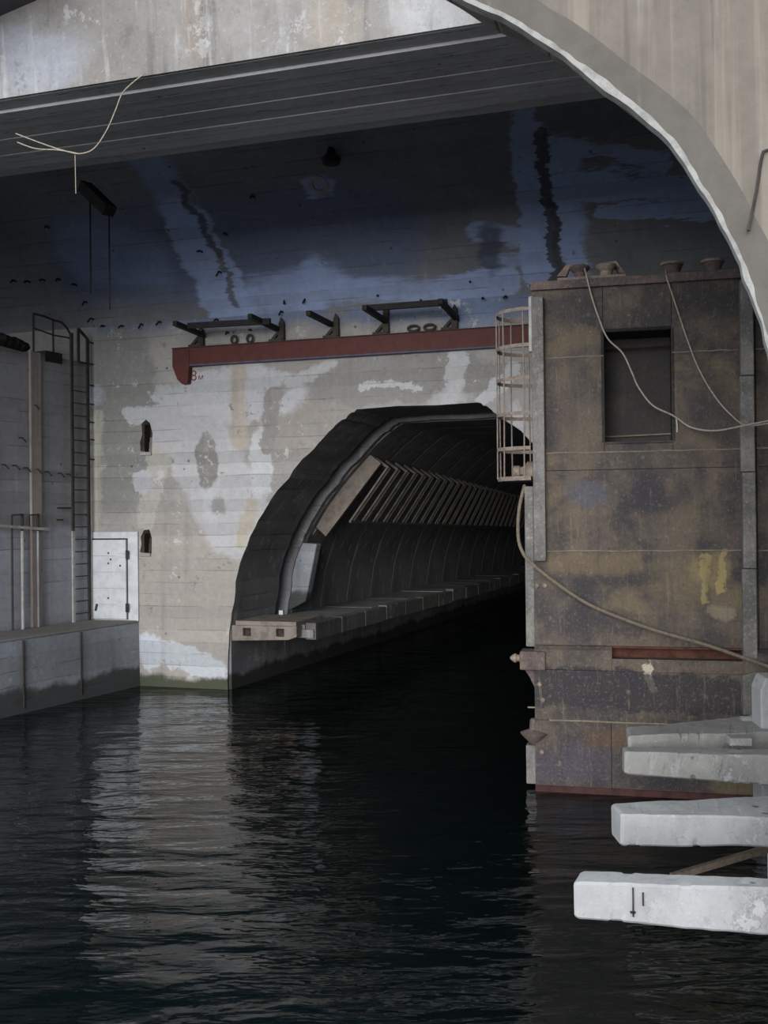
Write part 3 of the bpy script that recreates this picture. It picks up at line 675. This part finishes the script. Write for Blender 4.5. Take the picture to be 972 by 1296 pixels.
q0, q1 = G.px(663, 616, .2), G.px(675, 817, .2)
MB().box(q0.x+.02, x0g, .05, .25, q1.z, q0.z).build('side_post', m_fender, gt, bevel=.015)
q0, q1 = G.px(666, 940, .2), G.px(675, 989, .2)
MB().box(q0.x+.01, x0g, .05, .25, q1.z, q0.z).build('side_post', m_fender, gt, bevel=.015)
# side fittings
q = G.px(662, 833, .1)
MB().box(q.x-.02, x0g+.16, -.18, .22, q.z-.13, q.z+.13).build('fitting_block', m_rust3, gt, bevel=.02)
MB().lathe((q.x, .1, q.z), [(.10, 0), (.08, .04), (.05, .05), (.05, .08), (.07, .10), (.06, .13), (.02, .18)], (-1, 0, 0), 14).build('fitting_bolt', m_rust2, gt, smooth=True)
MB().prism([(q.x, q.z-.1), (x0g+.02, q.z-.12), (x0g+.02, q.z-.45), (q.x+.1, q.z-.25)], .0, .1).build('fitting_web', m_rust3, gt)
q = G.px(676, 928, -.1)
MB().lathe((q.x, -.05, q.z), [(.04, -.17), (.07, -.14), (.19, -.02), (.20, 0), (.07, .05), (.06, .18), (.04, .2)], (0, 0, 1), 18).build('fitting_cleat', m_rust3, gt, smooth=True)
for px, py in ((683, 866), (687, 886), (686, 952), (680, 741), (690, 741)):
    p = G.px(px, py, -.15 if py > 800 else 0); MB().lathe((p.x, -.12 if py > 800 else 0, p.z), [(.035, 0), (.03, .03), (.01, .035)], (0, -1, 0), 10).build('rivet', m_rust2, gt, smooth=True)
MB().bar(G.px(668, 895, .1), (x0g, .1, G.px(668, 895, .1).z), .02, .02).build('side_pin', m_rust2, gt)
# safety cage on the side
cxg, cyg, rr = x0g - .02, .42, .0
rr = x0g - .02 - G.px(629, 500, .42).x
def hoop(z, r=.018, bandh=None):
    pts = [(cxg - rr*math.cos(t), cyg + rr*.95*math.sin(t), z) for t in [(-math.pi/2) + k*math.pi/16 for k in range(17)]]
    mb = MB()
    for a, b in zip(pts, pts[1:]): mb.bar(a, b, .012, .05)
    return mb
cg = hoop(G.px(650, 400, .42).z).build('cage_hoop', m_cage, gt)
for py in (444, 484, 527, 570):
    hoop(G.px(650, py, .42).z).build('cage_hoop', m_cage, gt)
zb0 = G.px(650, 607, .42).z; zt0 = G.px(650, 400, .42).z
pts = [(cxg - rr*math.cos(t), cyg + rr*.95*math.sin(t)) for t in [(-math.pi/2) + k*math.pi/12 for k in range(13)]]
MB().prism(pts, zb0-.03, zb0+.03, m=lambda a, b, cc: (a, b, cc)).build('cage_floor', m_cage, gt)
for dg in (-80, -42, -12, 18, 48, 80):
    t = R_(dg); x_, y_ = cxg - rr*math.cos(t), cyg + rr*.95*math.sin(t)
    MB().tube([(x_, y_, zb0), (x_+.01*math.sin(dg), y_, (zb0+zt0)/2), (x_, y_, zt0)], .011, 6).build('cage_bar', m_cage, gt)
q = G.px(658, 600, .3)
MB().lathe((q.x+.12, .25, q.z+.04), [(.13, -.08), (.14, .0), (.07, .06), (.06, .1), (.08, .12), (.08, .2), (.03, .23)], (-1, 0, 0), 14).build('fitting_bolt', m_rust2, gt, smooth=True)
# bollards on deck
def fair(pxa, flip):
    pass
q = G.px(705, 352, .3)
fx0, fx1 = G.px(706, 350, .2).x, G.px(793, 345, .2).x
MB().box(fx0, fx1, .05, .6, bz, bz+.06).build('fairlead_base', m_rust2, gt, bevel=.01)
for xc_, sgn in ((G.px(733, 342, .2).x, 1), (G.px(767, 340, .2).x, -1)):
    MB().lathe((xc_, .3, bz+.06), [(.10, 0), (.085, .04), (.085, .10), (.14, .15), (.15, .18), (.13, .20)], n=18).build('fairlead_roller', m_rust3 if sgn > 0 else m_rust2, gt, smooth=True)
for pts_ in ([(705, 351), (716, 337), (744, 334), (746, 338), (721, 341), (717, 351)], [(757, 335), (780, 331), (792, 347), (783, 347), (776, 336), (762, 338)]):
    MB().prism([G.xz(a_, b_, .48) for a_, b_ in pts_], .42, .54).build('fairlead_horn', m_rust2, gt, bevel=.01)
for px in (851, 903):
    p = G.px(px, 340, .2)
    bo = MB().lathe((p.x, .3, bz), [(.11, 0), (.11, .08), (.12, .12), (.14, .17)], n=20).build('bollard', m_rust3, gt, smooth=True)
    MB().lathe((p.x, .3, bz+.17), [(.13, 0), (.16, .02), (.16, .05), (.12, .06)], n=20).build('bollard_cap', m_rust2, bo, smooth=True)
    MB().box(p.x-.2, p.x+.16, .05, .5, bz, bz+.03).build('bollard_base', m_rust3, gt)
# ropes on the gate
def smooth_pts(pts, n=6):
    P = [Vector(p) for p in pts]; out = []
    for i in range(len(P)-1):
        a, b, c_, d = P[max(i-1, 0)], P[i], P[i+1], P[min(i+2, len(P)-1)]
        for k in range(n):
            t = k/n; out.append(.5*((2*b) + (c_-a)*t + (2*a-5*b+4*c_-d)*t*t + (3*b-a-3*c_+d)*t**3))
    return out + [P[-1]]
def rope(lab, pts, r, m, cat='rope', nm='rope', fr=G):
    P = [fr.px(x, y, d) for x, y, d in pts]
    return tag(MB().tube(smooth_pts(P), r, 7).build(nm, m, fr=fr, base=tuple(P[-1]), smooth=True), lab, cat)
rope('pale rope hanging from the twin fairlead across the gate window', [(740, 340, .15), (743, 352, -.1), (748, 372, -.1), (757, 400, -.1), (769, 428, -.1), (788, 447, -.1), (800, 472, -.1), (808, 490, -.1), (826, 513, -.1), (852, 526, -.14), (875, 541, -.2), (905, 545, -.4), (940, 539, -.8), (1000, 527, -1.6)], .011, m_rope)
rope('pale rope hanging from the left mushroom bollard of the gate', [(842, 342, .15), (844, 352, -.1), (855, 385, -.1), (870, 430, -.1), (885, 468, -.1), (905, 502, -.14), (925, 525, -.3), (943, 538, -.7), (965, 537, -1.2), (1000, 530, -1.7)], .010, m_rope)
rope('short white cord end hanging at the lower corner of the gate window', [(856, 528, -.1), (857, 540, -.06), (857, 547, -.04)], .008, m_white, 'cord', 'cord')
rope('thick old hose drooping from the cage base down across the lower gate', [(664, 614, .1), (657, 645, -.02), (656, 680, -.1), (662, 700, -.18), (672, 712, -.2), (700, 735, -.18), (740, 762, -.14), (780, 780, -.14), (830, 798, -.14), (890, 815, -.18), (940, 832, -.22), (985, 848, -.3), (1040, 870, -.5)], .024, m_cable, 'hose', 'hose')
# ------------------------------------------------------------------ near arch
ed = [(470, -70), (530, -38), (565, -15), (592, 0), (640, 20), (675, 44), (700, 58), (735, 84), (765, 108), (800, 134), (825, 154), (848, 176), (866, 202), (885, 232), (903, 262), (920, 296), (934, 322), (944, 350), (954, 380), (963, 408), (972, 440), (984, 500), (994, 600), (999, 700), (1000, 1320)]
E = [Vector((*A.xz(x, y), 0)) for x, y in ed]
E = [(p.x, p.y) for p in smooth_pts(E, 4)]
def off(P, d):
    out = []
    for i, p in enumerate(P):
        a = Vector(P[max(i-1, 0)]); b = Vector(P[min(i+1, len(P)-1)]); t = (b-a).normalized(); nn = Vector((-t.y, t.x))
        out.append((p[0] + nn.x*d, p[1] + nn.y*d))
    return out
rim = off(E, .20); E = [(p.x, p.y) for p in smooth_pts([Vector((a, b, 0)) for a, b in E], 3)]; rim = off(E, .20)
def nz(v, k, a): n_ = noise.noise_vector(Vector((v[0]*k, v[1]*k, k))) + noise.noise_vector(Vector((v[0]*k*3.3, v[1]*k*3.3, k)))*.5; return (v[0] + n_.x*a, v[1] + n_.y*a)
lip = [nz(v, 3.0, .022) for v in off(E, .03)]
jit = [nz(v, 2.3, .02) for v in E]
XM = A.px(1500, 300).x + 4; ZM = 13.6
af = MB().prism(rim + [(XM, rim[-1][1]), (XM, ZM), (rim[0][0], ZM)], 0, .9).build('wall_front', m_arch, fr=A, kind='structure')
mb = MB()
skin(mb, [[(x, .0, z) for x, z in rim], [(x, .045, z) for x, z in lip]]); mb.build('arch_rim_band', m_archedge, af)
mb = MB()
skin(mb, [[(x, .045, z) for x, z in lip], [(x, .055, z) for x, z in jit], [(x, .16, z) for x, z in jit], [(x, .20, z) for x, z in off(jit, .12)], [(x, .9, z) for x, z in off(jit, .3)]]); mb.build('arch_chipped_edge', m_chip, af)
MB().tube([A.px(*q, -.03) for q in ((972, 190), (966, 192), (963, 205), (958, 240), (951, 275), (947, 292))], .012, 6).build('bent_rod', m_dark, af, smooth=True)
# wire hanging from the overhead beam
wy = yf - .05
P = [B.px(x, y, wy) for x, y in ((182, 94), (170, 103), (155, 118), (146, 140), (135, 165), (120, 187), (105, 194), (90, 193), (60, 184), (20, 169))]
t = thing('loose_wire', 'pale stiff wire drooping below the overhead beam at upper left', 'wire', B, P[0])
MB().tube(smooth_pts(P), .008, 6).build('wire_strand', m_rope, t, smooth=True)
P = [B.px(x, y, wy) for x, y in ((97, 194), (75, 190), (45, 188), (22, 180))]
MB().tube(smooth_pts(P), .008, 6).build('wire_strand', m_rope, t, smooth=True)
MB().tube([B.px(95, 196, wy), B.px(96, 245, wy)], .005, 5).build('wire_tail', m_rope, t)
# ------------------------------------------------------------------ concrete fender beams on the right
def finger(lab, ztop, zl_, L0, Rr, m, xr_px=1090, rough=.016, hmin=.0, end=0.0):
    # L0/Rr = (px, y_topback, y_topfront, y_bottom)
    def st(q):
        px, yb_, yf_, ybt = q
        b = onz(px + zl_, yb_, ztop); f_ = onz(px, yf_, ztop); d = ray(px, ybt)
        k = math.hypot(f_.x, f_.y)/math.hypot(d.x, d.y); zz = H + d.z*k
        return b, f_, max(zz if hmin == 0 else ztop-hmin, -1)
    b0, f0, z0 = st(L0); b1, f1, z1 = st(Rr)
    k = (xr_px - L0[0])/(Rr[0]-L0[0]); b1 = b0.lerp(b1, k); f1 = f0.lerp(f1, k); z1 = z0 + (z1-z0)*k
    NS = 110; vs = []; fs = []
    def sec(t):
        b = b0.lerp(b1, t); f_ = f0.lerp(f1, t); zb_ = z0 + (z1-z0)*t; wd_ = b - f_; hh_ = ztop - zb_
        pts = []; c0 = .018
        W_ = wd_.length; cw = c0/W_; ch = c0/hh_
        seq = [(0, ch), (0, .35), (0, .65), (0, 1-ch), (cw, 1), (.35, 1), (.65, 1), (1-cw, 1), (1, 1-ch), (1, .5), (1, ch), (1-cw, 0), (.5, 0), (cw, 0)]
        return [f_ + wd_*a_ + Vector((0, 0, zb_ + hh_*h_ - f_.z)) for a_, h_ in seq]
    for i in range(NS+1):
        t = i/NS
        ps = sec(t); c_ = sum(ps, Vector())/len(ps)
        sh = .9 if i == 0 else .97 if i == 1 else 1
        for p in ps:
            q = c_ + (p-c_)*sh
            nv = noise.noise_vector(q*2.2)*rough*.9 + noise.noise_vector(q*11)*rough*.22
            if 0 < i < NS and noise.noise(q*6) > .38: nv += (c_-q)*.045
            vs.append(q + nv)
    n = 14
    fs = [(i*n+k, i*n+(k+1) % n, (i+1)*n+(k+1) % n, (i+1)*n+k) for i in range(NS) for k in range(n)] + [tuple(range(n)), tuple(NS*n+k for k in reversed(range(n)))]
    o = MB().add(vs, fs).build('concrete_beam', m, fr=W0, base=tuple(vs[0])); tag(o, lab, 'beam')
    return o, f0, f1, z0, z1
grpf = None
R4 = finger('whitewashed concrete beam jutting over the water, nearest and lowest of four', 1.2, 10, (725, 1101, 1117, 1164), (972, 1111, 1124, 1184), m_finger)
for k_, za_, zb_ in ((.21, .15, .92), (.245, .45, .80)):
    p = R4[1].lerp(R4[2], k_); zz0 = R4[3] + (1.2-R4[3])*za_; zz1 = R4[3] + (1.2-R4[3])*zb_
    MB().box(p.x-.004, p.x+.004, p.y-.022, p.y+.02, zz0, zz1).build('dark_mark', m_dark, R4[0])
p = R4[1].lerp(R4[2], .21); MB().box(p.x-.02, p.x+.015, p.y-.022, p.y+.02, 1.0, 1.012).build('dark_mark', m_dark, R4[0])
finger('grey-sided concrete beam with chipped end, second nearest of four', 1.2, -12, (785, 1017, 1030, 1070), (972, 1007, 1036, 1073), m_finger)
finger('pale blunt concrete beam third from the front, touching the one behind', 1.2, -3, (790, 944, 951, 981), (972, 947, 956, 994), m_finger2)
finger('farthest and highest grey concrete beam, rising to the right before the gate', 1.25, -2, (795, 921, 932, 950), (972, 903, 926, 952), m_finger2, hmin=.32, xr_px=1005)
# attachments
D = Frame(onz(955, 940, 1.2), 5)
q = D.px(950, 913, 1.2)
tag(MB().tube([D.px(938, 914, 1.1), D.px(1000, 912, 1.1)], .075, 12).build('concrete_pipe', m_finger2, fr=D, base=tuple(D.px(938, 914, 1.1)), smooth=True), 'short pinkish pipe stub lying on the farthest concrete beam', 'pipe')
p = D.px(920, 949, .05)
tag(MB().box(p.x, p.x+.25, -.1, .12, 1.18, 1.27).build('concrete_block', m_finger2, fr=D, base=(p.x, 0, 1.18), bevel=.01), 'small flat block lying on the third concrete beam', 'block')
tag(MB().tube([D.px(924, 957, -.1), D.px(1000, 955, -.1)], .018, 8).build('steel_rod', m_rust3, fr=D, base=tuple(D.px(924, 957, -.1))), 'thin rusty rod along the front of the third concrete beam', 'rod')
tag(MB().tube([D.px(946, 928, .8), D.px(1010, 926, .8)], .02, 8).build('steel_rod', m_dark, fr=D, base=tuple(D.px(946, 928, .8))), 'dark thin rod between the two farthest concrete beams', 'rod')
P0 = onz(850, 1110, .55); d = ray(985, 1070); P1 = EYE + d*(P0.y*1.04/d.y); P1 = P0.lerp(P1, .9)
tag(MB().bar(P0, P1, .05, .06).build('timber_strut', m_cable, fr=W0, base=tuple(P0)), 'thin slanting strut between the two nearest concrete beams', 'strut')
# pier columns that carry the beams, just at the frame edge
K = Frame(onz(963, 1040, .3), 6)
pr_ = thing('beam_pier', 'pale concrete pier column at the right edge carrying the beams', 'pier', K, (0, 0, 0))
yk = K.loc(onz(963, 1064, 0)).y
for px_, yy_, ztp in ((963, 12.3, 1.85), (984, 9.6, 1.1), (990, 7.9, .8)):
    d = ray(px_, 900); pt = EYE + d*(yy_/d.y); q = K.loc(pt)
    MB().prism([(q.x, -1), (q.x, ztp-.15), (q.x+.06, ztp), (q.x+.6, ztp), (q.x+.6, -1)], q.y, q.y+.45).build('column', m_finger, pr_, bevel=.02)
